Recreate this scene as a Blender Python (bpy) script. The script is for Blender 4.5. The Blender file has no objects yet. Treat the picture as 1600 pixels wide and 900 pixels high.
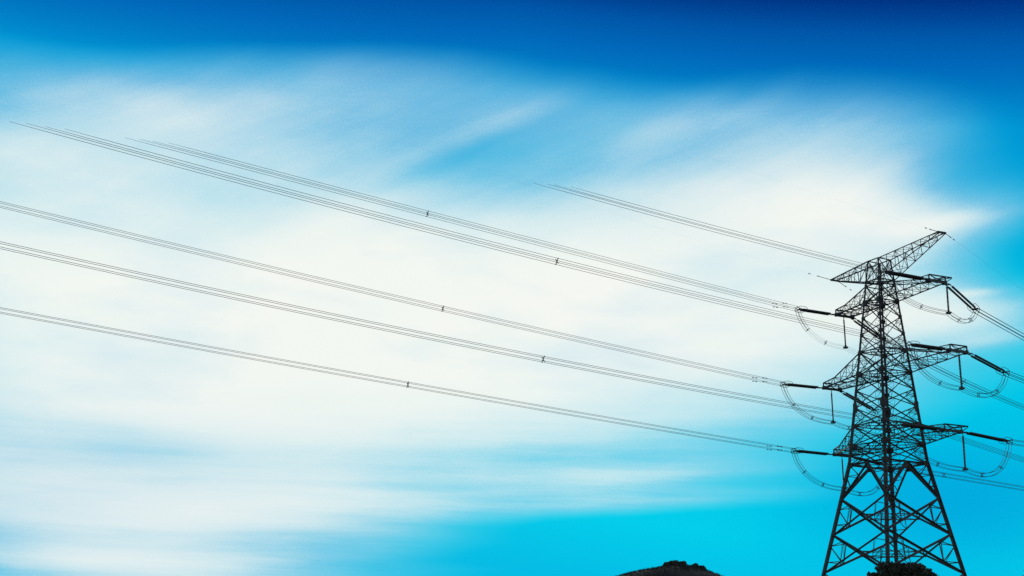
import bpy, math, random
from mathutils import Vector, Matrix
R = math.radians
random.seed(7)
sc = bpy.context.scene
col = sc.collection

# ------------------------------------------------------------------ camera
F_PX, PITCH, ROLL = 2214.7, math.atan((1057.97 - 450) / 2214.7), R(1.5406)
cam = bpy.data.cameras.new('camera')
cam.sensor_width = 36.0
cam.lens = 36.0 * F_PX / 1600.0
cam.clip_start = 0.1
cam.clip_end = 6000
co = bpy.data.objects.new('camera', cam)
col.objects.link(co)
fw = Vector((0, math.cos(PITCH), math.sin(PITCH)))
up = Vector((0, -math.sin(PITCH), math.cos(PITCH)))
rx = Vector((1, 0, 0))
rc = rx * math.cos(ROLL) + up * math.sin(ROLL)
uc = up * math.cos(ROLL) - rx * math.sin(ROLL)
m = Matrix((rc, uc, -fw)).transposed().to_4x4()
co.matrix_world = m
sc.camera = co
sc.render.resolution_x, sc.render.resolution_y = 1024, 576
sc.view_settings.view_transform = 'Standard'
sc.view_settings.look = 'None'
sc.view_settings.exposure = 0
sc.view_settings.gamma = 1

# ------------------------------------------------------------------ sky
SUN_AZ, SUN_EL = R(-9.8), R(14.1)          # behind the bright cloud; azimuth from +Y towards +X
world = bpy.data.worlds.new('World')
sc.world = world
world.use_nodes = True
nt = world.node_tree
nt.nodes.clear()


class N:
    """tiny expression helper on shader math nodes"""
    def __init__(s, sock): s.s = sock


def _in(node, i, v):
    if isinstance(v, N): nt.links.new(v.s, node.inputs[i])
    else: node.inputs[i].default_value = v


def mth(op, a, b=None, c=None, clamp=False):
    n = nt.nodes.new('ShaderNodeMath'); n.operation = op; n.use_clamp = clamp
    _in(n, 0, a)
    if b is not None: _in(n, 1, b)
    if c is not None: _in(n, 2, c)
    return N(n.outputs[0])


def noise(vec, scale, detail=3.0, rough=0.5):
    n = nt.nodes.new('ShaderNodeTexNoise')
    nt.links.new(vec.s, n.inputs['Vector'])
    n.inputs['Scale'].default_value = scale
    n.inputs['Detail'].default_value = detail
    n.inputs['Roughness'].default_value = rough
    return N(n.outputs[0])


def comb(x, y, z):
    n = nt.nodes.new('ShaderNodeCombineXYZ')
    _in(n, 0, x); _in(n, 1, y); _in(n, 2, z)
    return N(n.outputs[0])


def mixc(f, a, b):
    n = nt.nodes.new('ShaderNodeMix'); n.data_type = 'RGBA'
    _in(n, 0, f)
    for i, v in ((6, a), (7, b)): _in(n, i, v)
    return N(n.outputs[2])


tc = nt.nodes.new('ShaderNodeTexCoord')
sp = nt.nodes.new('ShaderNodeSeparateXYZ')
nt.links.new(tc.outputs['Generated'], sp.inputs[0])
dx, dy, dz = (N(o) for o in sp.outputs)
az0 = mth('MULTIPLY', mth('ARCTAN2', dx, dy), 57.29578)
el0 = mth('MULTIPLY', mth('ARCSINE', dz), 57.29578)
# wind-drawn distortion of the cloud sheet
w1 = noise(comb(mth('MULTIPLY', az0, 0.06), mth('MULTIPLY', el0, 0.16), 3.0), 1.0, 3.0)
w2 = noise(comb(mth('MULTIPLY', az0, 0.06), mth('MULTIPLY', el0, 0.16), 11.0), 1.0, 3.0)
az = mth('ADD', az0, mth('MULTIPLY', mth('SUBTRACT', w1, 0.5), 3.0))
el = mth('ADD', el0, mth('MULTIPLY', mth('SUBTRACT', w2, 0.5), 1.2))
BLOBS = [(-6.0, 14.2, 20.0, 8.0, 1.863), (14.0, 17.8, 8.0, 3.0, 0.767), (-16.0, 4.6, 8.0, 3.0, 0.968), (12.0, 3.4, 14.0, 5.0, -0.362), (0.0, 27.4, 20.0, 8.0, -0.408), (10.0, 13.0, 6.0, 1.6, 0.472), (-4.0, 19.0, 6.0, 1.6, -0.317), (-16.0, 21.4, 6.0, 1.6, 0.446), (-16.0, 10.6, 6.0, 1.6, 0.401), (12.0, 21.4, 4.0, 2.0, 0.387), (24.0, 9.4, 12.0, 2.2, -0.438), (-20.0, 25.0, 6.0, 1.6, -0.384), (22.0, 16.6, 4.0, 2.0, -0.564), (-24.0, 15.4, 8.0, 3.0, 0.281), (16.0, 14.2, 5.0, 1.0, 0.495), (-10.0, 5.8, 5.0, 1.0, 0.365), (0.0, 4.6, 5.0, 1.0, -0.342), (-6.0, 23.8, 7.0, 1.2, 0.32), (4.0, 22.6, 7.0, 1.2, 0.256), (4.0, 15.4, 3.0, 1.6, 0.251), (22.0, 20.2, 4.0, 2.0, -0.283), (-12.0, 17.8, 3.0, 1.6, -0.288), (-20.0, 19.0, 5.0, 1.0, 0.266), (-6.0, 14.2, 3.0, 1.6, -0.271), (16.0, 17.8, 5.0, 1.0, 0.452), (-10.0, 22.6, 5.0, 1.0, 0.172), (-2.0, 8.2, 5.0, 1.0, -0.251), (-6.0, 7.0, 5.0, 1.0, 0.202), (-14.0, 8.2, 5.0, 1.0, -0.306), (6.0, 5.8, 5.0, 1.0, -0.267), (-20.0, 4.6, 5.0, 1.0, -0.361), (-12.0, 9.4, 5.0, 1.0, 0.222), (0.0, 20.2, 3.0, 1.6, -0.186), (12.0, 19.0, 5.0, 1.0, 0.227), (4.0, 7.0, 5.0, 1.0, 0.171), (-10.0, 25.0, 5.0, 1.0, -0.182), (12.0, 10.6, 5.0, 1.0, 0.153), (-20.0, 8.2, 3.0, 1.6, 0.164), (24.0, 26.2, 8.0, 3.0, -0.153), (16.0, 21.4, 3.0, 1.6, 0.147), (-20.0, 14.2, 5.0, 1.0, 0.196), (4.0, 13.0, 3.0, 1.6, 0.14), (-10.0, 4.6, 5.0, 1.0, -0.191), (-14.0, 3.4, 5.0, 1.0, 0.231)]
cov = None
for cx, cy, bx, by, amp in BLOBS:
    a = mth('MULTIPLY', mth('SUBTRACT', az, cx), 1 / bx)
    b = mth('MULTIPLY', mth('SUBTRACT', el, cy), 1 / by)
    q = mth('MULTIPLY_ADD', a, a, mth('MULTIPLY', b, b))
    g = mth('EXPONENT', mth('MULTIPLY', q, -1.0))
    cov = mth('MULTIPLY', g, amp) if cov is None else mth('MULTIPLY_ADD', g, amp, cov)
# slanting wind-combed wisps and gaps, and the small torn scraps beyond the tower
for cx, cy, bx, by, ang, amp in [(-1.3, 21.9, 3.4, .60, 25, .26), (-2.6, 20.5, 2.6, .75, 28, -.22), (6.0, 21.9, 3.2, .75, 27, .26), (3.4, 20.6, 2.2, .6, 30, -.12),
                                 (9.6, 22.6, 2.4, .5, 24, .12), (19.0, 14.9, 1.0, .17, 6, .28), (16.9, 15.0, .9, .14, 4, .10), (17.2, 17.6, 3.0, .3, 4, .25), (-5.5, 18.6, 4.0, .6, 22, .2), (19.5, 13.0, 2.2, .35, 8, .3), (18.6, 13.9, 2.6, .8, 4, .3), (18.9, 17.9, 2.0, .6, 12, .12), (17.8, 18.9, 2.3, 1.3, 6, -.34),
                                 (5.1, 7.9, 6.0, .42, 2, .24), (6.8, 6.85, 5.0, .32, 3, .26), (2.6, 5.9, 7.0, .5, 2, -.30), (-16.0, 4.8, 8.0, .28, 1, -.2), (-13.0, 4.15, 5.0, .35, 1, .08),
                                 (-17.5, 3.3, 5.0, .35, 1, -.3), (-15.0, 8.7, 5.0, .65, 2, -.05), (-17.5, 6.6, 6.0, .40, 1, .05), (1.3, 4.2, 4.0, .22, 2, .12), (4.5, 5.5, 2.6, .18, 3, .14), (-2.5, 7.3, 5.0, .22, 1, -.14), (1.5, 8.9, 6.0, .3, 1, -.10)]:
    ca_, sa_ = math.cos(R(ang)), math.sin(R(ang))
    u_ = mth('SUBTRACT', mth('MULTIPLY_ADD', az, ca_ / bx, mth('MULTIPLY', el, sa_ / bx)), (cx * ca_ + cy * sa_) / bx)
    v_ = mth('SUBTRACT', mth('MULTIPLY_ADD', az, -sa_ / by, mth('MULTIPLY', el, ca_ / by)), (-cx * sa_ + cy * ca_) / by)
    g = mth('EXPONENT', mth('MULTIPLY', mth('MULTIPLY_ADD', u_, u_, mth('MULTIPLY', v_, v_)), -1.0))
    cov = mth('MULTIPLY_ADD', g, amp, cov)
# streaks (stretched along the horizon, stronger low down) and the fine mottle of thin cloud
s1 = noise(comb(mth('MULTIPLY', az0, 0.10), mth('MULTIPLY', el0, 0.85), 5.0), 1.0, 4.0, 0.55)
lowf = mth('SUBTRACT', 1.0, mth('MULTIPLY', mth('SUBTRACT', el0, 7.0), 0.2), clamp=True)
s2 = noise(comb(mth('MULTIPLY', az0, 0.22), mth('MULTIPLY', el0, 0.5), 9.0), 1.0, 5.0, 0.55)
s3 = noise(comb(mth('MULTIPLY', az0, 0.13), mth('MULTIPLY', el0, 2.4), 21.0), 1.0, 3.0, 0.6)
c30, s30 = math.cos(R(24)), math.sin(R(24))
ru = mth('MULTIPLY_ADD', az, c30 * .12, mth('MULTIPLY', el, s30 * .12))
rv = mth('MULTIPLY_ADD', az, -s30 * .75, mth('MULTIPLY', el, c30 * .75))
s4 = noise(comb(ru, rv, 33.0), 1.0, 5.0, 0.6)
highf = mth('MULTIPLY', mth('SUBTRACT', el0, 11.0), 0.16, clamp=True)
gr = noise(comb(az0, el0, 1.0), 12.0, 2.0, 0.8)
thin = mth('MULTIPLY', cov, 1.6, clamp=True)
var = mth('MULTIPLY', mth('SUBTRACT', s1, 0.5), mth('MULTIPLY_ADD', lowf, 0.30, 0.08))
var = mth('ADD', var, mth('MULTIPLY', mth('SUBTRACT', s2, 0.5), 0.24))
var = mth('ADD', var, mth('MULTIPLY', mth('SUBTRACT', gr, 0.5), 0.22))
var = mth('ADD', var, mth('MULTIPLY', mth('SUBTRACT', s3, 0.5), mth('MULTIPLY_ADD', lowf, 0.42, 0.04)))
var = mth('ADD', var, mth('MULTIPLY', mth('SUBTRACT', s4, 0.5), mth('MULTIPLY_ADD', highf, 0.20, 0.10)))
cov = mth('MULTIPLY_ADD', var, thin, cov)
# unseen cloud veil added behind the viewer to give the tower neutral light
back = mth('MULTIPLY', mth('SUBTRACT', 0.62, dy), 1.3, clamp=True)
cov = mth('ADD', cov, mth('MULTIPLY', back, 0.85))
cov = mth('MAXIMUM', cov, 0.0)
cov = mth('MULTIPLY', cov, mth('POWER', mth('ADD', 1.0, mth('POWER', cov, 4.0)), -0.25))
# clear air: deep blue high up, cyan near the horizon, a little darker towards the right
t = mth('MULTIPLY_ADD', mth('MAXIMUM', az0, 0.0), 0.10, el0)
t = mth('MULTIPLY', t, 1 / 30.0, clamp=True)
ramp = nt.nodes.new('ShaderNodeValToRGB')
nt.links.new(t.s, ramp.inputs[0])
cr = ramp.color_ramp


def s255(r, g, b): return (r / 255, g / 255, b / 255, 1)


stops = [(0.00, s255(0, 196, 228)), (0.14, s255(0, 190, 230)), (0.22, s255(0, 208, 236)), (0.42, s255(0, 200, 232)), (0.56, s255(0, 190, 226)),
         (0.70, s255(0, 160, 216)), (0.77, s255(0, 150, 212)), (0.815, s255(0, 122, 195)), (0.85, s255(0, 105, 184)), (0.887, s255(0, 88, 168)), (0.93, s255(0, 56, 132)), (1.0, s255(0, 30, 100))]
while len(cr.elements) < len(stops): cr.elements.new(0.5)
for e, (p_, c_) in zip(cr.elements, stops): e.position = p_; e.color = c_
base = N(ramp.outputs[0])
qa = mth('MULTIPLY', mth('ADD', az, 19.0), 1 / 15.0); qb = mth('MULTIPLY', mth('SUBTRACT', el, 6.5), 1 / 3.6)
low_haze = mth('EXPONENT', mth('MULTIPLY', mth('MULTIPLY_ADD', qa, qa, mth('MULTIPLY', qb, qb)), -1.0))
base = mixc(mth('MULTIPLY', low_haze, 0.75), base, s255(80, 168, 212))
# deeper blue patch of clear air low on the right
pa = mth('MULTIPLY', mth('SUBTRACT', az, 17.5), 1 / 6.0); pb_ = mth('MULTIPLY', mth('SUBTRACT', el, 7.0), 1 / 2.6)
patch = mth('EXPONENT', mth('MULTIPLY', mth('MULTIPLY_ADD', pa, pa, mth('MULTIPLY', pb_, pb_)), -1.0))
base = mixc(mth('MULTIPLY', mth('ADD', patch, mth('MULTIPLY', mth('SUBTRACT', gr, 0.5), 0.5)), 0.85, clamp=True), base, s255(0, 166, 220))
cloudc = mixc(mth('MULTIPLY', mth('SUBTRACT', cov, 0.55), 2.4, clamp=True), s255(210, 217, 236), s255(251, 249, 242))
tone = noise(comb(mth('MULTIPLY', az, 0.09), mth('MULTIPLY', el, 0.28), 41.0), 1.0, 5.0, 0.55)
tone = mth('MULTIPLY', mth('SUBTRACT', tone, 0.47), 4.5, clamp=True)
tone = mth('MAXIMUM', tone, mth('MULTIPLY', low_haze, 0.9))
cloudc = mixc(mth('MULTIPLY', tone, 0.65), cloudc, s255(214, 232, 240))
shown = mixc(cov, base, cloudc)
gam = nt.nodes.new('ShaderNodeGamma')
nt.links.new(shown.s, gam.inputs[0]); gam.inputs[1].default_value = 2.25
# physical sky underneath: adds the glow of the air round the hidden sun
sky = nt.nodes.new('ShaderNodeTexSky')
sky.sky_type = 'NISHITA'
sky.sun_disc = False
sky.sun_elevation = SUN_EL
sky.sun_rotation = SUN_AZ
sky.air_density = 1.0
sky.dust_density = 0.2
bg1 = nt.nodes.new('ShaderNodeBackground')
nt.links.new(sky.outputs[0], bg1.inputs[0]); bg1.inputs[1].default_value = 0.0001
sc10 = nt.nodes.new('ShaderNodeVectorMath'); sc10.operation = 'SCALE'
nt.links.new(gam.outputs[0], sc10.inputs[0]); sc10.inputs['Scale'].default_value = 10.0
bg2 = nt.nodes.new('ShaderNodeBackground')
nt.links.new(sc10.outputs[0], bg2.inputs[0]); bg2.inputs[1].default_value = 0.1
add = nt.nodes.new('ShaderNodeAddShader')
nt.links.new(bg1.outputs[0], add.inputs[0]); nt.links.new(bg2.outputs[0], add.inputs[1])
wo = nt.nodes.new('ShaderNodeOutputWorld')
nt.links.new(add.outputs[0], wo.inputs[0])

# ------------------------------------------------------------------ sun
sl = bpy.data.lights.new('sun', 'SUN')
sl.energy = 2.0
sl.angle = R(3)
sl.color = (1.0, 0.95, 0.86)
so = bpy.data.objects.new('sun', sl)
col.objects.link(so)
sd = Vector((math.sin(SUN_AZ) * math.cos(SUN_EL), math.cos(SUN_AZ) * math.cos(SUN_EL), math.sin(SUN_EL)))
so.rotation_euler = sd.to_track_quat('Z', 'Y').to_euler()


# ------------------------------------------------------------------ materials
def mat(name, c1, c2, scale=3.0, rough=0.8, spec=0.2, metal=0.0, bump=0.0):
    mt = bpy.data.materials.new(name); mt.use_nodes = True
    t_ = mt.node_tree; b_ = t_.nodes['Principled BSDF']
    tx = t_.nodes.new('ShaderNodeTexCoord')
    n_ = t_.nodes.new('ShaderNodeTexNoise'); n_.inputs['Scale'].default_value = scale; n_.inputs['Detail'].default_value = 6
    t_.links.new(tx.outputs['Object'], n_.inputs['Vector'])
    r_ = t_.nodes.new('ShaderNodeValToRGB')
    r_.color_ramp.elements[0].position = 0.35; r_.color_ramp.elements[1].position = 0.65
    r_.color_ramp.elements[0].color = (*c1, 1); r_.color_ramp.elements[1].color = (*c2, 1)
    t_.links.new(n_.outputs[0], r_.inputs[0]); t_.links.new(r_.outputs[0], b_.inputs['Base Color'])
    b_.inputs['Roughness'].default_value = rough
    b_.inputs['Specular IOR Level'].default_value = spec
    b_.inputs['Metallic'].default_value = metal
    if bump:
        bp = t_.nodes.new('ShaderNodeBump'); bp.inputs['Strength'].default_value = bump
        t_.links.new(n_.outputs[0], bp.inputs['Height']); t_.links.new(bp.outputs[0], b_.inputs['Normal'])
    return mt


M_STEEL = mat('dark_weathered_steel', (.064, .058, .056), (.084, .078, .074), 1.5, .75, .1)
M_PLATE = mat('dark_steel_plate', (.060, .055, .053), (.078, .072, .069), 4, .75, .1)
M_DISC = mat('brown_black_glaze', (.045, .040, .038), (.058, .052, .049), 6, .6, .15)
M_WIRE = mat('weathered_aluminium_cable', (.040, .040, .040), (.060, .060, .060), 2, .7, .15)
M_CONC = mat('concrete', (.20, .19, .18), (.32, .31, .29), 3, .9, .2, bump=.3)
M_LEAF = mat('dark_foliage', (.045, .046, .036), (.065, .064, .050), .8, .85, .08)
M_BARK = mat('bark', (.03, .026, .022), (.06, .05, .04), 8, .95, .05, bump=.4)
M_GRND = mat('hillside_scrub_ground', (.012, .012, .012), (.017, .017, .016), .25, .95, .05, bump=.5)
M_GRASS = mat('dry_grass', (.024, .024, .018), (.036, .034, .026), .6, .9, .05)


# ------------------------------------------------------------------ mesh helpers
class MB:
    def __init__(s): s.v = []; s.f = []

    def raw(s, vs, fs):
        o = len(s.v); s.v += [tuple(p) for p in vs]; s.f += [tuple(i + o for i in f) for f in fs]

    def box(s, c, ux, uy, uz):
        """box from its centre and three half-extent vectors"""
        vs = [c + ux * a + uy * b + uz * d for a in (-1, 1) for b in (-1, 1) for d in (-1, 1)]
        s.raw(vs, [(0, 1, 3, 2), (4, 6, 7, 5), (0, 4, 5, 1), (2, 3, 7, 6), (0, 2, 6, 4), (1, 5, 7, 3)])

    def angle(s, a, b, w, hint=None):
        """rolled angle-section member (an L of two flat legs) from a to b"""
        a = Vector(a); b = Vector(b); d = b - a
        if d.length < 1e-4: return
        d.normalize()
        h = Vector(hint) if hint is not None else Vector((0, 0, 1))
        if abs(d.dot(h.normalized())) > .96: h = Vector((1, .3, 0))
        u = d.cross(h).normalized(); v = u.cross(d).normalized()
        t = w * .16; o = -w / 2
        sec = [(0, 0), (w, 0), (w, t), (t, t), (t, w), (0, w)]
        vs = [p + u * (x + o) + v * (y + o) for p in (a, b) for x, y in sec]
        fs = [(i, (i + 1) % 6, (i + 1) % 6 + 6, i + 6) for i in range(6)] + [(3, 2, 1, 0), (5, 4, 3, 0), (6, 7, 8, 9), (6, 9, 10, 11)]
        s.raw(vs, fs)

    def tube(s, pts, rad, n=6, cap=True, closed=False):
        pts = [Vector(p) for p in pts]; k = len(pts)
        rr = rad if isinstance(rad, (list, tuple)) else [rad] * k
        vs = []
        ref = None
        for i, p in enumerate(pts):
            if closed: d = (pts[(i + 1) % k] - pts[i - 1]).normalized()
            else: d = (pts[min(i + 1, k - 1)] - pts[max(i - 1, 0)]).normalized()
            if ref is None:
                ref = Vector((0, 0, 1)) if abs(d.z) < .9 else Vector((1, 0, 0))
            u = d.cross(ref).normalized(); v = u.cross(d).normalized(); ref = v
            for j in range(n):
                t_ = 2 * math.pi * j / n
                vs.append(p + (u * math.cos(t_) + v * math.sin(t_)) * rr[i])
        fs = []
        for i in range(k if closed else k - 1):
            i2 = (i + 1) % k
            for j in range(n):
                fs.append((i * n + j, i * n + (j + 1) % n, i2 * n + (j + 1) % n, i2 * n + j))
        if cap and not closed:
            fs.append(tuple(range(n))[::-1]); fs.append(tuple((k - 1) * n + j for j in range(n)))
        s.raw(vs, fs)

    def build(s, name, material, parent=None, smooth=False, origin=None):
        me = bpy.data.meshes.new(name)
        o_ = Vector(origin) if origin is not None else Vector((0, 0, 0))
        if parent is not None: o_ = Vector(parent.get('_o', (0, 0, 0)))
        me.from_pydata([tuple(Vector(p) - o_) for p in s.v], [], s.f)
        if smooth:
            me.polygons.foreach_set('use_smooth', [True] * len(me.polygons))
        me.materials.append(material); me.update()
        ob = bpy.data.objects.new(name, me); col.objects.link(ob)
        if parent is None: ob.location = o_
        else:
            ob.parent = parent
            ob['_o'] = tuple(o_)
        return ob


def tag(o, label=None, cat=None, group=None, kind=None):
    if label: o['label'] = label
    if cat: o['category'] = cat
    if group: o['group'] = group
    if kind: o['kind'] = kind
    return o


def empty(name, loc, label, cat, group=None):
    o = bpy.data.objects.new(name, None); col.objects.link(o)
    o.location = loc; o['_o'] = tuple(loc); o.empty_display_size = 1.0
    return tag(o, label, cat, group)


# ------------------------------------------------------------------ ground
GROUND = -1.6


def ground_z(x, y):
    def g(cx, cy, sx, sy, h): return h * math.exp(-((x - cx) / sx) ** 2 / 2 - ((y - cy) / sy) ** 2 / 2)
    z = GROUND
    z += g(44.3, 167, 34, 34, 12.5)
    z += g(30, 242, 27 if x < 30 else 14, 26, 18.78) + g(28.4, 239, 1.9, 5, .5)
    z += .18 * math.sin(x * .31 + 1) * math.cos(y * .27) * min(1, math.hypot(x, y) / 60)
    d = math.hypot(x, y)
    if d > 300: z -= 0.0
    return z


def sheet():
    mb = MB(); n = 260; K = 2600.
    def q(i):
        s_ = (i / n) * 2 - 1
        return s_
    idx = []
    for j in range(n + 1):
        for i in range(n + 1):
            a, b = q(i), q(j)
            x = 30 + math.copysign(abs(a) ** 1, a) * 110 + a ** 7 * K
            y = 170 + b * 130 + b ** 7 * K
            mb.v.append((x, y, ground_z(x, y)))
    for j in range(n):
        for i in range(n):
            k = j * (n + 1) + i
            mb.f.append((k, k + 1, k + n + 2, k + n + 1))
    return mb


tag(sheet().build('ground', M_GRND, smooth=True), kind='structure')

# ------------------------------------------------------------------ tower frame data (metres, camera eye at the origin)
C0 = Vector((44.2916, 164.1288, 0))
A = Vector((.3702, -.929, 0)); B = Vector((.929, .3702, 0))          # along the crossarms / along the line
A2 = Vector((.4414, -.8973, 0)); B2 = Vector((.8973, .4414, 0))      # the square body, turned a little
Z = {'zE': 49.725, 'zEb': 47.126, 'P1t': 46.553, 'P1b': 44.522, 'q1': 42.596, 'q2': 40.549, 'P2t': 38.439, 'P2b': 35.809, 'q3': 33.799, 'q4': 31.762, 'P3t': 29.6, 'P3b': 27.226, 'w': 24.99, 'b1': 21.003, 'b2': 16.894, 'b3': 12.557}
W_TOP, W_WAIST, W_FOOT = .923, 3.128, 5.466
ARM = {'LE': -9.283, 'L1': -7.645, 'L2': -10.818, 'L3': -9.075, 'RE': 11.697, 'R1': 10.478, 'R2': 13.389, 'R3': 11.733}
TE, TP, BX = .437, 1.13, .666
EOFF = {'L': -.172, 'R': .254}


def hw(z):
    if z > Z['w']: return W_WAIST + (W_TOP - W_WAIST) * (z - Z['w']) / (Z['zE'] - Z['w'])
    return W_WAIST + (W_FOOT - W_WAIST) * (z - Z['w']) / (Z['b3'] - Z['w'])


def cor(sa, sb, z): return C0 + A2 * (sa * hw(z)) + B2 * (sb * hw(z)) + Vector((0, 0, z))


LEGS = {'near': (1, -1), 'right': (1, 1), 'far': (-1, 1), 'left': (-1, -1)}
ZB = 11.2
tower = empty('transmission_tower', C0 + Vector((0, 0, ZB)), 'tall dark steel lattice pylon with six crossarms standing on the low hill', 'pylon')
order = ['zE', 'zEb', 'P1t', 'P1b', 'q1', 'q2', 'P2t', 'P2b', 'q3', 'q4', 'P3t', 'P3b', 'w', 'b1', 'b2', 'b3']
for ln, (sa, sb) in LEGS.items():
    mb = MB()
    zs = [Z[k] for k in order] + [ZB]
    for a, b in zip(zs, zs[1:]):
        zm = (a + b) / 2
        w = .12 + (Z['zE'] - zm) * .0062 if zm > Z['w'] else .34
        mb.angle(cor(sa, sb, a), cor(sa, sb, b), w, hint=A2 * sa)
    # step bolts
    z = ZB + 2; k = 0
    while z < Z['zE'] - 1 and ln in ('left', 'right'):
        p = cor(sa, sb, z); d = (A2 * sa if k % 2 else B2 * sb)
        mb.tube([p, p + d * .24], .014, 4)
        z += .42; k += 1
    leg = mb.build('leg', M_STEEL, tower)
    for k in order[1:]:
        big = {'q4': (.30, .62), 'P1b': (.30, .36), 'P2b': (.32, .34), 'P3b': (.36, .38), 'w': (.34, .34), 'zEb': (.2, .22), 'P3t': (.28, .32), 'P2t': (.26, .28), 'P1t': (.22, .24)}.get(k, (.24, .24))
        if k == 'b3': continue
        pb = MB()
        for d, ot in ((A2 * -sa, B2 * sb), (B2 * -sb, A2 * sa)):
            c = cor(sa, sb, Z[k]) + d * big[0] * .55 + ot * .03
            o8 = []
            h, v = big[0] * 1.2, big[1] * 1.2
            for (x, y) in ((-h, -v * .6), (-h * .4, -v), (h * .6, -v * .7), (h, -v * .2), (h, v * .2), (h * .6, v * .7), (-h * .4, v), (-h, v * .6)):
                o8.append((x, y))
            vs = [c + d * x + Vector((0, 0, y)) + ot * s_ for s_ in (-.016, .016) for x, y in o8]
            fs = [tuple(range(8))[::-1], tuple(range(8, 16))] + [(i, (i + 1) % 8, (i + 1) % 8 + 8, i + 8) for i in range(8)]
            pb.raw(vs, fs)
        pb.build('gusset_plate', M_PLATE, leg)
    # concrete footing
    fb = MB(); p = cor(sa, sb, ZB)
    n = 10
    prof = [(.75, -1.4), (.7, -.1), (.62, .0), (.0, .02)]
    vs = [Vector((p.x + r_ * math.cos(2 * math.pi * j / n), p.y + r_ * math.sin(2 * math.pi * j / n), p.z + z_)) for r_, z_ in prof for j in range(n)]
    fs = [(i * n + j, i * n + (j + 1) % n, (i + 1) * n + (j + 1) % n, (i + 1) * n + j) for i in range(3) for j in range(n)]
    fb.raw(vs, fs); fb.build('footing', M_CONC, tower)


def lerp(a, b, t_): return a + (b - a) * t_


def xpanel(mb, a1, b1, a2, b2, w, red=True, rw=.07, n=None):
    """X bracing between legs a and b, from level 1 (top) to level 2 (bottom), with redundants"""
    mb.angle(a1, b2, w, n); mb.angle(b1, a2, w * .95, n)
    if not red: return
    for (t_, bt, ot, ob) in ((a1, a2, b1, b2), (b1, b2, a1, a2)):
        # points on both diagonals near this leg
        p1 = lerp(t_, ob, .27); p2 = lerp(bt, ot, .27)
        q1 = lerp(t_, bt, .27); q2 = lerp(t_, bt, .73); qm = lerp(t_, bt, .5)
        mb.angle(p1, q1, rw, n); mb.angle(p2, q2, rw, n); mb.angle(p1, p2, rw, n)
        mb.angle(q1, p2, rw, n)
        mb.angle(p1, qm, rw, n)


for na, nb in (('near', 'right'), ('left', 'near'), ('left', 'far'), ('far', 'right')):
    (sa, sb), (ta, tb) = LEGS[na], LEGS[nb]
    nrm = (A2 * (sa + ta) + B2 * (sb + tb)).normalized()
    mb = MB()
    ca = lambda k: cor(sa, sb, Z[k]); cb = lambda k: cor(ta, tb, Z[k])
    for k1, k2 in zip(order, order[1:]):
        if k1 == 'zEb' or k1 in ('w', 'b1', 'b2'): continue
        if k1 == 'zE': wd, rd = .08, True
        elif Z[k1] > 40: wd, rd = .10, True
        elif Z[k1] > 30: wd, rd = .12, True
        else: wd, rd = .13, True
        xpanel(mb, ca(k1), cb(k1), ca(k2), cb(k2), wd, rd, .035 if Z[k1] > 40 else .045, nrm)
    for k in ('zE', 'zEb', 'P1t', 'P1b', 'P2t', 'P2b', 'P3t', 'P3b', 'w'):
        mb.angle(ca(k), cb(k), .11 if k != 'w' else .2, nrm)
    # K legs below the waist
    mid = lerp(ca('w'), cb('w'), .5)
    for f_ in (ca, cb):
        foot = f_('b1')
        mb.angle(mid, foot, .30, nrm)
        for t_ in (.33, .66):
            mb.angle(lerp(mid, foot, t_), lerp(f_('w'), foot, t_), .08, nrm)
            mb.angle(lerp(mid, foot, t_), lerp(f_('w'), foot, t_ - .33), .08, nrm)
        mb.angle(lerp(mid, foot, .66), lerp(f_('w'), foot, .83), .08, nrm)
    c = mid - Vector((0, 0, .22))
    hdir = (ca('w') - cb('w')).normalized()
    mb.box(c, hdir * .42, Vector((0, 0, .34)), nrm * .018)
    for k1, k2, in (('b1', 'b2'), ('b2', 'b3')):
        a1, b1, a2, b2 = ca(k1), cb(k1), ca(k2), cb(k2)
        mb.angle(a1, b2, .24, nrm); mb.angle(b1, a2, .23, nrm)
        for (t_, bt, ot, ob) in ((a1, a2, b1, b2), (b1, b2, a1, a2)):
            p1 = lerp(t_, ob, .2); p2 = lerp(bt, ot, .2); p3 = lerp(bt, ot, .27)
            q1 = lerp(t_, bt, .3); q2 = lerp(t_, bt, .72)
            mb.angle(p1, q1, .09, nrm); mb.angle(p3, q2, .09, nrm); mb.angle(p1, p3, .09, nrm)
            mb.angle(q1, p3, .10, nrm)
            mb.angle(lerp(p1, q1, .12), p3, .05, nrm)
    # stubs below the last panel
    a1, b1 = ca('b3'), cb('b3'); a2, b2 = cor(sa, sb, ZB + .2), cor(ta, tb, ZB + .2)
    mb.angle(a1, lerp(a2, b2, .2), .14, nrm); mb.angle(b1, lerp(b2, a2, .2), .14, nrm)
    mb.build('lattice_face', M_STEEL, tower)

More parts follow.
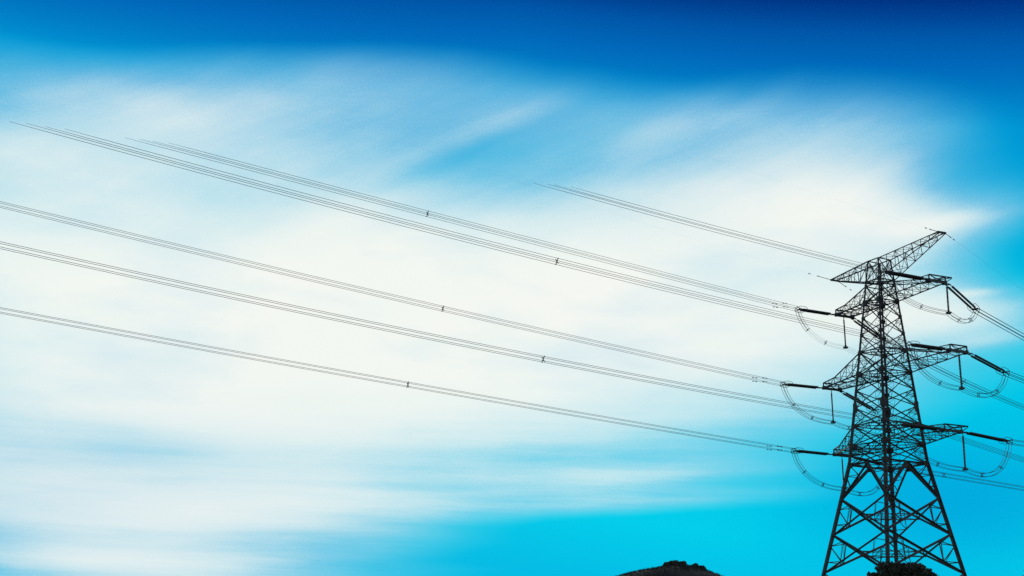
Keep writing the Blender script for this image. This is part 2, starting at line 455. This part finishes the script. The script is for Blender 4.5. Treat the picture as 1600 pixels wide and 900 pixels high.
for k in ('zEb', 'P1b', 'P2t', 'P2b', 'P3t', 'P3b', 'w'):
    mb = MB()
    c4 = [cor(*LEGS[n_], Z[k]) for n_ in ('near', 'right', 'far', 'left')]
    mids = [lerp(c4[i], c4[(i + 1) % 4], .5) for i in range(4)]
    for i in range(4): mb.angle(mids[i], mids[(i + 1) % 4], .09)
    mb.angle(c4[0], c4[2], .09); mb.angle(c4[1], c4[3], .09)
    mb.build('plan_bracing', M_STEEL, tower)
for k in ('b1', 'b2'):
    mb = MB()
    c4 = [lerp(cor(*LEGS[n_], Z[k]), cor(*LEGS[n_], Z['b2' if k == 'b1' else 'b3']), .5) for n_ in ('near', 'right', 'far', 'left')]
    mids = [lerp(c4[i], c4[(i + 1) % 4], .5) for i in range(4)]
    for i in range(4):
        mb.angle(mids[i], mids[(i + 1) % 4], .10)
        n_ = ('near', 'right', 'far', 'left')[i]
    mb.angle(mids[0], mids[2], .07); mb.angle(mids[1], mids[3], .07)
    mb.build('plan_bracing', M_STEEL, tower)


# ------------------------------------------------------------------ crossarms
def truss(mb, P, Q, n, w, wv, flip=0):
    """zigzag between two polylines given as functions of t"""
    for i in range(n):
        t0, t1 = i / n, (i + 1) / n
        if i: mb.angle(P(t0), Q(t0), wv)
        if (i + flip) % 2: mb.angle(P(t0), Q(t1), w)
        else: mb.angle(Q(t0), P(t1), w)


def pl(pts):
    def f(t_):
        t_ = max(0, min(.99999, t_))
        for (ta_, pa), (tb_, pb_) in zip(pts, pts[1:]):
            if t_ <= tb_: return lerp(pa, pb_, (t_ - ta_) / (tb_ - ta_))
        return pts[-1][1]
    return f


def tip(key, e, dz_=0.0):
    s_, l = key
    L = ARM[key]
    if l == 'E': return C0 + A * L + B * (e * TE) + Vector((0, 0, Z['zE'] + EOFF[s_] + dz_))
    return C0 + A * L + B * (e * TP) + Vector((0, 0, Z['P%sb' % l] + dz_))


SIDE = {'L': {-1: 'left', 1: 'far'}, 'R': {-1: 'near', 1: 'right'}}
for s_ in 'LR':
    for l in '123':
        key = s_ + l
        zt, zb = Z['P%st' % l], Z['P%sb' % l]
        mb = MB(); bot, top = {}, {}
        for e in (-1, 1):
            sa, sb = LEGS[SIDE[s_][e]]
            b0 = cor(sa, sb, zb); t0 = cor(sa, sb, zt)
            bt, tt = tip(key, e), tip(key, e, BX)
            kink = lerp(b0, bt, .66) + Vector((0, 0, BX * 1.15))
            bot[e] = pl([(0, b0), (1, bt)]); top[e] = pl([(0, t0), (.66, kink), (1, tt)])
            mb.angle(b0, bt, .14); mb.angle(t0, kink, .11); mb.angle(kink, tt, .11)
        n = 6 if s_ == 'L' else 6
        for e in (-1, 1): truss(mb, bot[e], top[e], n, .055, .055, 0)
        truss(mb, top[-1], top[1], n, .05, .05, 1)
        for i in range(n):
            t0, t1 = i / n, (i + 1) / n
            mb.angle(bot[-1 if i % 2 else 1](t0), bot[1 if i % 2 else -1](t1), .06)
            if i: mb.angle(bot[-1](t0), bot[1](t0), .06)
        # secondary strut halfway through the deep part
        for e in (-1, 1):
            m1 = lerp(bot[e](0), top[e](0), .5)
            mb.angle(m1, bot[e](.34), .06)
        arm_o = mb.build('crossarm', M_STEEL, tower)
        tb = MB()
        for e in (-1, 1): tb.angle(tip(key, e), tip(key, e, BX), .12)
        out = 1 if key in ('R1', 'R3') else .0
        ext = B * (.95 * out)
        tb.box((tip(key, -1) + tip(key, 1)) / 2, B * (TP + .12), Vector((0, 0, .14)), A * .11)
        tb.angle(tip(key, -1, BX), tip(key, 1, BX) + ext, .13, A)
        if out:
            tb.angle(tip(key, 1, 0), tip(key, 1, BX * .9) + ext, .09, A)
            tb.angle(lerp(bot[1](.85), top[1](.85), .9), tip(key, 1, BX) + ext, .08, A)
        tb.angle(tip(key, -1, BX), tip(key, 1), .08); tb.angle(tip(key, -1), tip(key, 1, BX), .08)
        inn = -.7 if s_ == 'R' else .7
        for e in (-1, 1):
            tb.box(tip(key, e, .02) + A * inn * .3, B * .16, Vector((0, 0, .2)), A * .3)
        tb.build('tip_beam', M_PLATE, arm_o)
    key = s_ + 'E'
    mb = MB(); bot, top = {}, {}
    for e in (-1, 1):
        sa, sb = LEGS[SIDE[s_][e]]
        b0 = cor(sa, sb, Z['zEb']); t0 = cor(sa, sb, Z['zE'])
        bt, tt = tip(key, e, -.08), tip(key, e, .08)
        bot[e] = pl([(0, b0), (1, bt)]); top[e] = pl([(0, t0), (1, tt)])
        mb.angle(b0, bt, .13); mb.angle(t0, tt, .12)
    n = 6 if s_ == 'L' else 7
    for e in (-1, 1): truss(mb, bot[e], top[e], n, .055, .06, 0)
    truss(mb, top[-1], top[1], n, .05, .05, 1)
    truss(mb, bot[-1], bot[1], n, .05, .05, 0)
    arm_o = mb.build('earth_wire_arm', M_STEEL, tower)
    tb = MB(); tb.box((tip(key, -1) + tip(key, 1)) / 2, B * (TE + .15), Vector((0, 0, .1)), A * .09)
    tb.build('tip_beam', M_PLATE, arm_o)

# ------------------------------------------------------------------ insulators, conductors, jumpers
SPAN = {
 "R1near": dict(phi=246.0, end=(41.174, 151.3297, 44.6118), a=.06246, b=.000397, sp=[], ends=[42.95, 41.65, 40.6, 39.0]),
 "L1near": dict(phi=246.0, end=(35.1471, 168.4681, 44.534), a=.08895, b=.0000519, sp=[48.9, 2.55], ends=[82.0, 80.6, 79.1, 77.65]),
 "R2near": dict(phi=246.0, end=(43.014, 148.9643, 35.7812), a=.06337, b=.0002686, sp=[42.4], ends=[93.5, 92.2, 90.6, 89.1]),
 "L2near": dict(phi=246.0, end=(33.6561, 171.2753, 35.6882), a=.07473, b=.000145, sp=[45.2, 3.35], ends=98.0),
 "R3near": dict(phi=246.0, end=(41.8632, 150.2637, 27.241), a=.04248, b=.0002662, sp=[42.35], ends=98.0),
 "L3near": dict(phi=246.0, end=(34.4635, 169.7279, 27.2241), a=.04993, b=.0001156, sp=[49.65, 2.75], ends=98.0),
 "R1away": dict(phi=50.0, end=(53.8082, 158.6638, 42.3642), a=-.14102, b=0, sp=[], ends=22.0),
 "R2away": dict(phi=59.0, end=(55.6019, 155.2962, 34.2872), a=-.14432, b=0, sp=[], ends=13.0),
 "R3away": dict(phi=63.5, end=(55.9736, 156.7835, 26.8067), a=-.01748, b=0, sp=[], ends=12.0),
 "L1away": dict(phi=51.0, end=(47.282, 175.5119, 42.7335), a=-.18765, b=.0015986, sp=[17.8], ends=44.0),
 "L2away": dict(phi=60.5, end=(46.6213, 177.5867, 33.8438), a=-.13761, b=0, sp=[], ends=37.0),
 "L3away": dict(phi=57.5, end=(47.388, 176.4212, 26.7595), a=-.01939, b=0, sp=[10.55], ends=37.0)}
JL = {"L1": 4.02, "L2": 4.22, "L3": 4.08, "R1": 3.56, "R2": 4.16, "R3": 4.14}
UP = Vector((0, 0, 1))
HB = .24          # half the spacing inside a four-wire bundle
WR = .0198
WIDE = {'R1away': .037, 'R2away': .032, 'L1away': .029, 'L2away': .026, 'L3away': .026, 'R3away': .028}
LEVEL = {'1': 'topmost', '2': 'middle', '3': 'lowest'}
SIDEW = {'L': 'left', 'R': 'right'}


def lathe(mb, a, b, prof, n=10):
    """profile of (distance along, radius) revolved about the line a-b"""
    d = (b - a).normalized()
    ref = UP if abs(d.z) < .9 else Vector((1, 0, 0))
    u = d.cross(ref).normalized(); v = u.cross(d)
    vs = [a + d * s_ + (u * math.cos(2 * math.pi * j / n) + v * math.sin(2 * math.pi * j / n)) * r_ for s_, r_ in prof for j in range(n)]
    fs = [(i * n + j, i * n + (j + 1) % n, (i + 1) * n + (j + 1) % n, (i + 1) * n + j) for i in range(len(prof) - 1) for j in range(n)]
    mb.raw(vs, fs)


def discs(mb, a, b, rad=.17, pitch=.165):
    L = (b - a).length; prof = [(0, .03)]; s_ = .03
    while s_ < L - pitch:
        prof += [(s_, .07), (s_ + .03, .09), (s_ + .05, rad), (s_ + .10, rad), (s_ + .12, .07)]
        s_ += pitch
    prof += [(L, .03)]
    lathe(mb, a, b, prof)


def racetrack(c, u, v, hu, hv, n=24):
    pts = []
    for i in range(n):
        t_ = 2 * math.pi * i / n
        x, y = math.cos(t_), math.sin(t_)
        p_ = 4.0
        k = (abs(x) ** p_ + abs(y) ** p_) ** (-1 / p_)
        pts.append(c + u * (x * k * hu) + v * (y * k * hv))
    return pts


def tension_set(key, e, E, phi, words):
    dr = (.165 if key[0] == 'R' else .15) if e < 0 else .13
    """two parallel rows of discs from the arm tip to the conductor clamp"""
    o = tip(key, e); E = Vector(E)
    d = E - o; L = d.length; d.normalize()
    n = d.cross(UP).normalized(); v = n.cross(d).normalized()
    root = empty('insulator_string', o, words, 'insulator', 'double insulator strings pulling away from the crossarm tips')
    sep = .21 if e < 0 else .25
    sag = [0, .5, 0]
    for s_ in (-1, 1):
        mb = MB()
        a = o + d * .95 + n * sep * s_; b = o + d * (L - .55) + n * sep * s_
        discs(mb, a, b, dr); mb.build('disc_row', M_DISC, root, smooth=False)
        mb = MB()
        mb.tube([o + d * .05 + n * sep * .5 * s_, o + d * .5 + n * sep * .8 * s_, a], .045, 6)
        mb.build('link', M_PLATE, root)
        mb = MB(); mb.tube([b, b + d * .3], .04, 6); mb.build('link', M_PLATE, root)
    mb = MB(); mb.box(o + d * .5, d * .1, n * (sep + .08), v * .03); mb.build('yoke_plate', M_PLATE, root)
    mb = MB(); mb.box(o + d * (L - .28), d * .12, n * (sep + .14), v * .035)
    for a in (-1, 1):
        for b in (-1, 1):
            mb.tube([o + d * (L - .25) + n * sep * a, E + n * HB * a + v * HB * b + d * .25], .04, 6)
    mb.build('yoke_plate', M_PLATE, root)
    for s_ in (-1, 1):
        mb = MB(); c = o + d * (L - .55) + n * (.42 * s_) + v * .02
        mb.tube(racetrack(c, d, v, .62, .3), .028, 6, closed=True)
        mb.tube([c - v * .3, c + n * (-.42 * s_)], .02, 5)
        mb.build('grading_ring', M_PLATE, root)
    return root


def spacer(mb, c, n, v, h=HB):
    q = [c + n * h * a + v * h * b for a, b in ((-1, -1), (1, -1), (1, 1), (-1, 1))]
    for p in q:
        mb.tube([c + (p - c) * .42, p + (p - c) * .18], .045, 5)
    s2 = [c + (p - c) * .45 for p in q]
    mb.tube(s2, .04, 5, closed=True)


def bundle(key, side, rec, words, group):
    phi = R(rec['phi']); E = Vector(rec['end'])
    d = Vector((math.sin(phi), math.cos(phi), 0)); n = Vector((d.y, -d.x, 0))
    ends = rec['ends']
    root = empty('conductor_bundle', E, words, 'power line', group)
    # wires run at the four corners of a square
    tw = R(-5.5) if (key in ('R1', 'R2', 'L1') and side == 'near') else 0.0
    qx, qz = .27, .22
    spots = [(x * qx * math.cos(tw) - z_ * qz * math.sin(tw), z_ * qz * math.cos(tw) + x * qx * math.sin(tw)) for x, z_ in ((-1, -1), (1, -1), (-1, 1), (1, 1))]
    mx = ends if not isinstance(ends, list) else max(ends)
    # order so that the wire highest in view ends first
    spots.sort(key=lambda q_: q_[1] - .3 * q_[0])      # the lowest in view reaches farthest
    for i, (a, b) in enumerate(spots):
        h1 = mx if not isinstance(ends, list) else ends[i]
        fade = isinstance(ends, list)
        k = 40; pts = []; rr = []
        for j in range(k + 1):
            h = -.1 + (h1 + .1) * j / k
            z_ = rec['a'] * h + rec['b'] * h * h
            pts.append(E + d * h + n * a + UP * (z_ + b))
            r_ = WIDE.get(key + side, WR)
            if fade: r_ = WR * max(.55, min(1.0, (h1 - h) / 9 + .55))
            rr.append(r_)
        mb = MB(); mb.tube(pts, rr, 6); mb.build('wire', M_WIRE, root)
    for h in rec['sp']:
        z_ = rec['a'] * h + rec['b'] * h * h
        mb = MB(); c = E + d * h + UP * z_
        if h < 4:      # vibration dampers close to the clamps
            for a, b in spots:
                mb = MB()
                p = c + n * a + UP * (b - .08) + d * (2.1 * a)
                mb.tube([p - d * .25, p + d * .25], .018, 5)
                mb.tube([p - d * .33, p - d * .17], .055, 6); mb.tube([p + d * .17, p + d * .33], .055, 6)
                mb.build('vibration_damper', M_PLATE, root)
        else:
            spacer(mb, c, n, UP); mb.build('spacer', M_PLATE, root)
    return root


def bez(p0, p1, p2, p3, n=26):
    o = []
    for i in range(n + 1):
        t_ = i / n; u_ = 1 - t_
        o.append(p0 * u_ ** 3 + p1 * 3 * u_ * u_ * t_ + p2 * 3 * u_ * t_ * t_ + p3 * t_ ** 3)
    return o


def jumper(key, E1, J, E2, words):
    root = empty('jumper_loop', J, words, 'power line', 'slack jumper loops under the crossarms')
    Ea, Eb = Vector(E1), Vector(E2)
    for half, Ex in ((0, Ea), (1, Eb)):
        hv = J - Ex; dz_ = hv.z; hv = Vector((hv.x, hv.y, 0))
        if half == 0: c = bez(Ex, Ex + hv * .10 + UP * dz_ * .72, J - hv * .50 - UP * .15, J)
        else: c = bez(Ex, Ex + hv * .12 + UP * (dz_ - .3), J - hv * .45 - UP * .95, J)
        n = hv.cross(UP).normalized(); HJ = .2
        for a in (-1, 1):
            for b in (-1, 1):
                pts = []
                for i, p in enumerate(c):
                    tg = (c[min(i + 1, len(c) - 1)] - c[max(i - 1, 0)]).normalized()
                    mm = n.cross(tg).normalized()
                    pts.append(p + n * HJ * a + mm * HJ * b)
                mb = MB(); mb.tube(pts, [.010 if key == 'L1' and i > 8 or half and key == 'L1' else .024 for i in range(len(pts))], 6); mb.build('wire', M_WIRE, root)
        for t_ in ((.38, .72) if half == 0 else (.36, .74)):
            i = int(t_ * 26); p = c[i]; tg = (c[i + 1] - c[i - 1]).normalized()
            mb = MB(); spacer(mb, p, n, n.cross(tg).normalized(), HJ * .95); mb.build('spacer', M_PLATE, root)


for s_ in 'LR':
    for l in '123':
        key = s_ + l
        nr, aw = SPAN[key + 'near'], SPAN[key + 'away']
        arm_w = '%s %s crossarm' % (LEVEL[l], SIDEW[s_])
        tension_set(key, -1, nr['end'], nr['phi'], 'pair of dark insulator rows pulling left from the tip of the %s' % arm_w)
        tension_set(key, 1, aw['end'], aw['phi'], 'pair of dark insulator rows sloping down right from the tip of the %s' % arm_w)
        bundle(key, 'near', nr, 'four thin wires crossing the sky to the left from the %s' % arm_w, 'wire bundles running to the left across the sky')
        bundle(key, 'away', aw, 'four thin wires running off to the right from the %s' % arm_w, 'wire bundles leaving the pylon to the right')
        # hanging post insulator that steadies the jumper
        e = 1 if key in ('R1', 'R3') else 0
        o = (tip(key, 1) + B * .15) if e else (tip(key, 1) + tip(key, -1)) / 2
        if e: J = o + B * .06 + Vector((0, 0, -JL[key]))
        else: J = o + B * .14 + Vector((0, 0, -JL[key]))
        root = empty('jumper_insulator', o, 'single upright insulator rod hanging below the tip of the %s' % arm_w, 'insulator', 'single insulators hanging straight down from the crossarm tips')
        dn = (J - o).normalized()
        mb = MB(); discs(mb, o + dn * .45, J - dn * .2, .13 if s_ == 'R' else .10, .15); mb.build('disc_row', M_DISC, root)
        mb = MB(); mb.tube([o, o + dn * .5], .05, 6); mb.build('link', M_PLATE, root)
        mb = MB(); mb.box(J + UP * .02, B * .24, A * .2, UP * .1)
        mb.tube([J + UP * .3, J], .13, 8)
        mb.build('clamp', M_PLATE, root)
        jumper(key, nr['end'], J, aw['end'], 'sagging loop of four wires passing below the tip of the %s' % arm_w)

# earth wires on the two top arms
for key, e, phi, sl_, L, hl, side in (('LE', -1, 246, .105, 60, 2.0, 'left'), ('RE', -1, 246, .10, 30, 1.0, 'left'), ('RE', 1, 50, -.23, 40, 1.0, 'right'), ('LE', 1, 50, -.24, 60, 1.6, 'right')):
    o = tip(key, e); ph = R(phi)
    d = Vector((math.sin(ph), math.cos(ph), sl_)).normalized()
    n = d.cross(UP).normalized()
    root = empty('earth_wire', o, 'hair thin wire leaving %swards from the slim %s top arm' % (side, SIDEW[key[0]]), 'power line', 'earth wires on the slim top arms')
    mb = MB(); mb.tube([o, o + d * hl], .035, 6)
    mb.build('clamp', M_PLATE, root)
    mb = MB(); mb.tube([o + d * hl + d * (L * i / 30) + UP * (.0006 * (L * i / 30) ** 2) for i in range(31)], 0.0052 if key == 'RE' and e == 1 else .0018, 5)
    mb.build('wire', M_WIRE, root)
    for t_ in (.95, 1.6):
        mb = MB(); p = o + d * (hl * t_ + .2); mb.tube([p - d * .15, p + d * .15], .05, 6)
        mb.build('vibration_damper', M_PLATE, root)


# ------------------------------------------------------------------ vegetation
def leaves(mb, c, rad, n, size, squash=(1, 1, 1), rough=.25):
    for _ in range(n):
        while True:
            p = Vector((random.uniform(-1, 1), random.uniform(-1, 1), random.uniform(-1, 1)))
            if p.length <= 1: break
        p = Vector((p.x * squash[0], p.y * squash[1], p.z * squash[2])) * rad * (1 + random.uniform(-rough, rough))
        q = Vector(c) + p
        u = Vector((random.gauss(0, 1), random.gauss(0, 1), random.gauss(0, 1))).normalized()
        w = Vector((random.gauss(0, 1), random.gauss(0, 1), random.gauss(0, 1)))
        v = u.cross(w).normalized(); s_ = size * random.uniform(.6, 1.3)
        mb.raw([q - u * s_, q + v * s_ * .45, q + u * s_, q - v * s_ * .45], [(0, 1, 2, 3)])


def bush(name, x, y, label, cat, clumps, size, trunk_h=None, dens=1.0, group=None):
    """clumps: (dx, dy, z above ground, radius) ; one crown of leaves over real stems"""
    z0 = ground_z(x, y)
    root = empty(name, (x, y, z0), label, cat, group)
    mb = MB(); st = MB()
    base = Vector((x, y, z0 - .15))
    fork = base + UP * (trunk_h or .3)
    r0 = .05 if trunk_h is None else .05 + .03 * trunk_h
    st.tube([base, lerp(base, fork, .5) + Vector((.05, .03, 0)), fork], [r0 * 1.3, r0 * 1.05, r0], 8)
    for (cx, cy, cz, r_) in clumps:
        c = Vector((x + cx, y + cy, z0 + cz))
        st.tube([fork - UP * .05, lerp(fork, c, .5) + Vector((random.uniform(-.1, .1), random.uniform(-.1, .1), .1)), c], [r0 * .7, r0 * .45, r0 * .15], 6)
        for k in range(3):
            dd = Vector((random.uniform(-1, 1), random.uniform(-1, 1), random.uniform(.1, 1))) * r_ * .6
            st.tube([lerp(fork, c, .6), c + dd], [r0 * .3, r0 * .08], 5)
        leaves(mb, c, r_, int(dens * 420 * (r_ / size) ** 1.2 / 10), size, (1, 1, .85))
        for k in range(5):
            dd = Vector((random.uniform(-1, 1), random.uniform(-1, 1), random.uniform(-.2, 1))).normalized() * r_ * .85
            leaves(mb, c + dd, r_ * .32, int(dens * 45), size * .9)
    st.build('trunk' if trunk_h else 'stem', M_BARK, root)
    mb.build('crown', M_LEAF, root)
    return root


# thicket on the tower's hill, in front of the middle legs
def clump_row(x0, x1, y, zt, n, r_, z0):
    out = []
    for i in range(n):
        t_ = (i + .5) / n
        out.append((lerp(x0, x1, t_), random.uniform(-.8, .8) + y, zt(t_) - r_ - z0, r_))
    return out


bx_, by_ = 42.0, 152.6
z0 = ground_z(bx_, by_)
cl = [(xx - bx_, random.uniform(-.5, .5), zz - z0, .62) for xx in [39.95 + .42 * i for i in range(11)] for zz in (12.2, 11.5, 10.8)]
bush('shrub', bx_, by_, 'broad dark flat-topped shrub hiding the feet of the middle pylon legs', 'shrub', cl, .13, dens=1.1, group='dark shrubs under the pylon')
bx_, by_ = 39.3, 153.0
z0 = ground_z(bx_, by_)
cl = [(dx_, random.uniform(-.4, .4), zz - z0, .5) for dx_ in (-.35, .1, .6) for zz in (11.3, 10.8)]
bush('shrub', bx_, by_, 'small low shrub against the left end of the broad flat-topped shrub', 'shrub', cl, .12, group='dark shrubs under the pylon')
bx_, by_ = 45.0, 151.6
z0 = ground_z(bx_, by_)
cl = [(xx - bx_, random.uniform(-.4, .4), zt - dz_ - z0, .42) for xx, zt in ((44.2, 12.0), (44.6, 11.75), (45.0, 11.45), (45.4, 11.2), (45.8, 11.0)) for dz_ in (.0, .6)]
bush('shrub', bx_, by_, 'ragged shrub tapering down to the right of the broad flat-topped shrub', 'shrub', cl, .12, group='dark shrubs under the pylon')
# trees on the far hill
for (x, y, zt, r_, lab) in ((28.1, 239.0, 18.72, .8, 'round bush crowning the top of the small far hill'),
                            (27.0, 238.7, 18.35, .6, 'low bush left of the round bush on the far hill top'),
                            (29.5, 238.5, 18.65, .6, 'low bush right of the round bush on the far hill top'),
                            (31.4, 238.3, 18.5, .6, 'flat low bush midway down the right shoulder of the far hill'),
                            (32.6, 238.0, 18.35, .6, 'last bush before the far hill drops away on the right')):
    z0 = ground_z(x, y); hgt = max(.5, zt - z0)
    cl = [(random.uniform(-.5, .5) * r_, random.uniform(-.5, .5), max(.1, hgt - r_ * .9), r_ * .8) for _ in range(5)]
    bush('shrub', x, y, lab, 'shrub', cl, .16, group='bushes on the far hill', dens=.8)
bush('tree', 70.9, 187.0, 'leafy tree whose dark crown shows at the right edge of view', 'tree',
     [(random.uniform(-2.6, 2.6), random.uniform(-2, 2), random.uniform(5.4, 8.3), 1.2) for _ in range(16)] + [(-2.2, .4, 8.6, .95), (-1.5, .2, 9.0, 1.0)], .22, trunk_h=3.2, dens=1.0)

# scrub over the hill crests
mb = MB()
for _ in range(9000):
    if random.random() < .6: x, y = random.gauss(26, 7), random.gauss(238, 5)
    else: x, y = random.gauss(44, 9), random.gauss(160, 9)
    z_ = ground_z(x, y); h = random.uniform(.1, .32) * (1.6 if random.random() < .06 else 1); a = random.uniform(0, 6.28)
    d = Vector((math.cos(a), math.sin(a), 0)) * .05
    p = Vector((x, y, z_ - .03)); tp = p + Vector((random.uniform(-.1, .1), random.uniform(-.1, .1), h))
    mb.raw([p - d, p + d, tp + d * .3, tp - d * .3], [(0, 1, 2, 3)])
tag(mb.build('grass', M_GRASS), 'short dry grass and scrub covering the hill crests', 'grass', kind='stuff')

for o in bpy.data.objects:
    if '_o' in o: del o['_o']
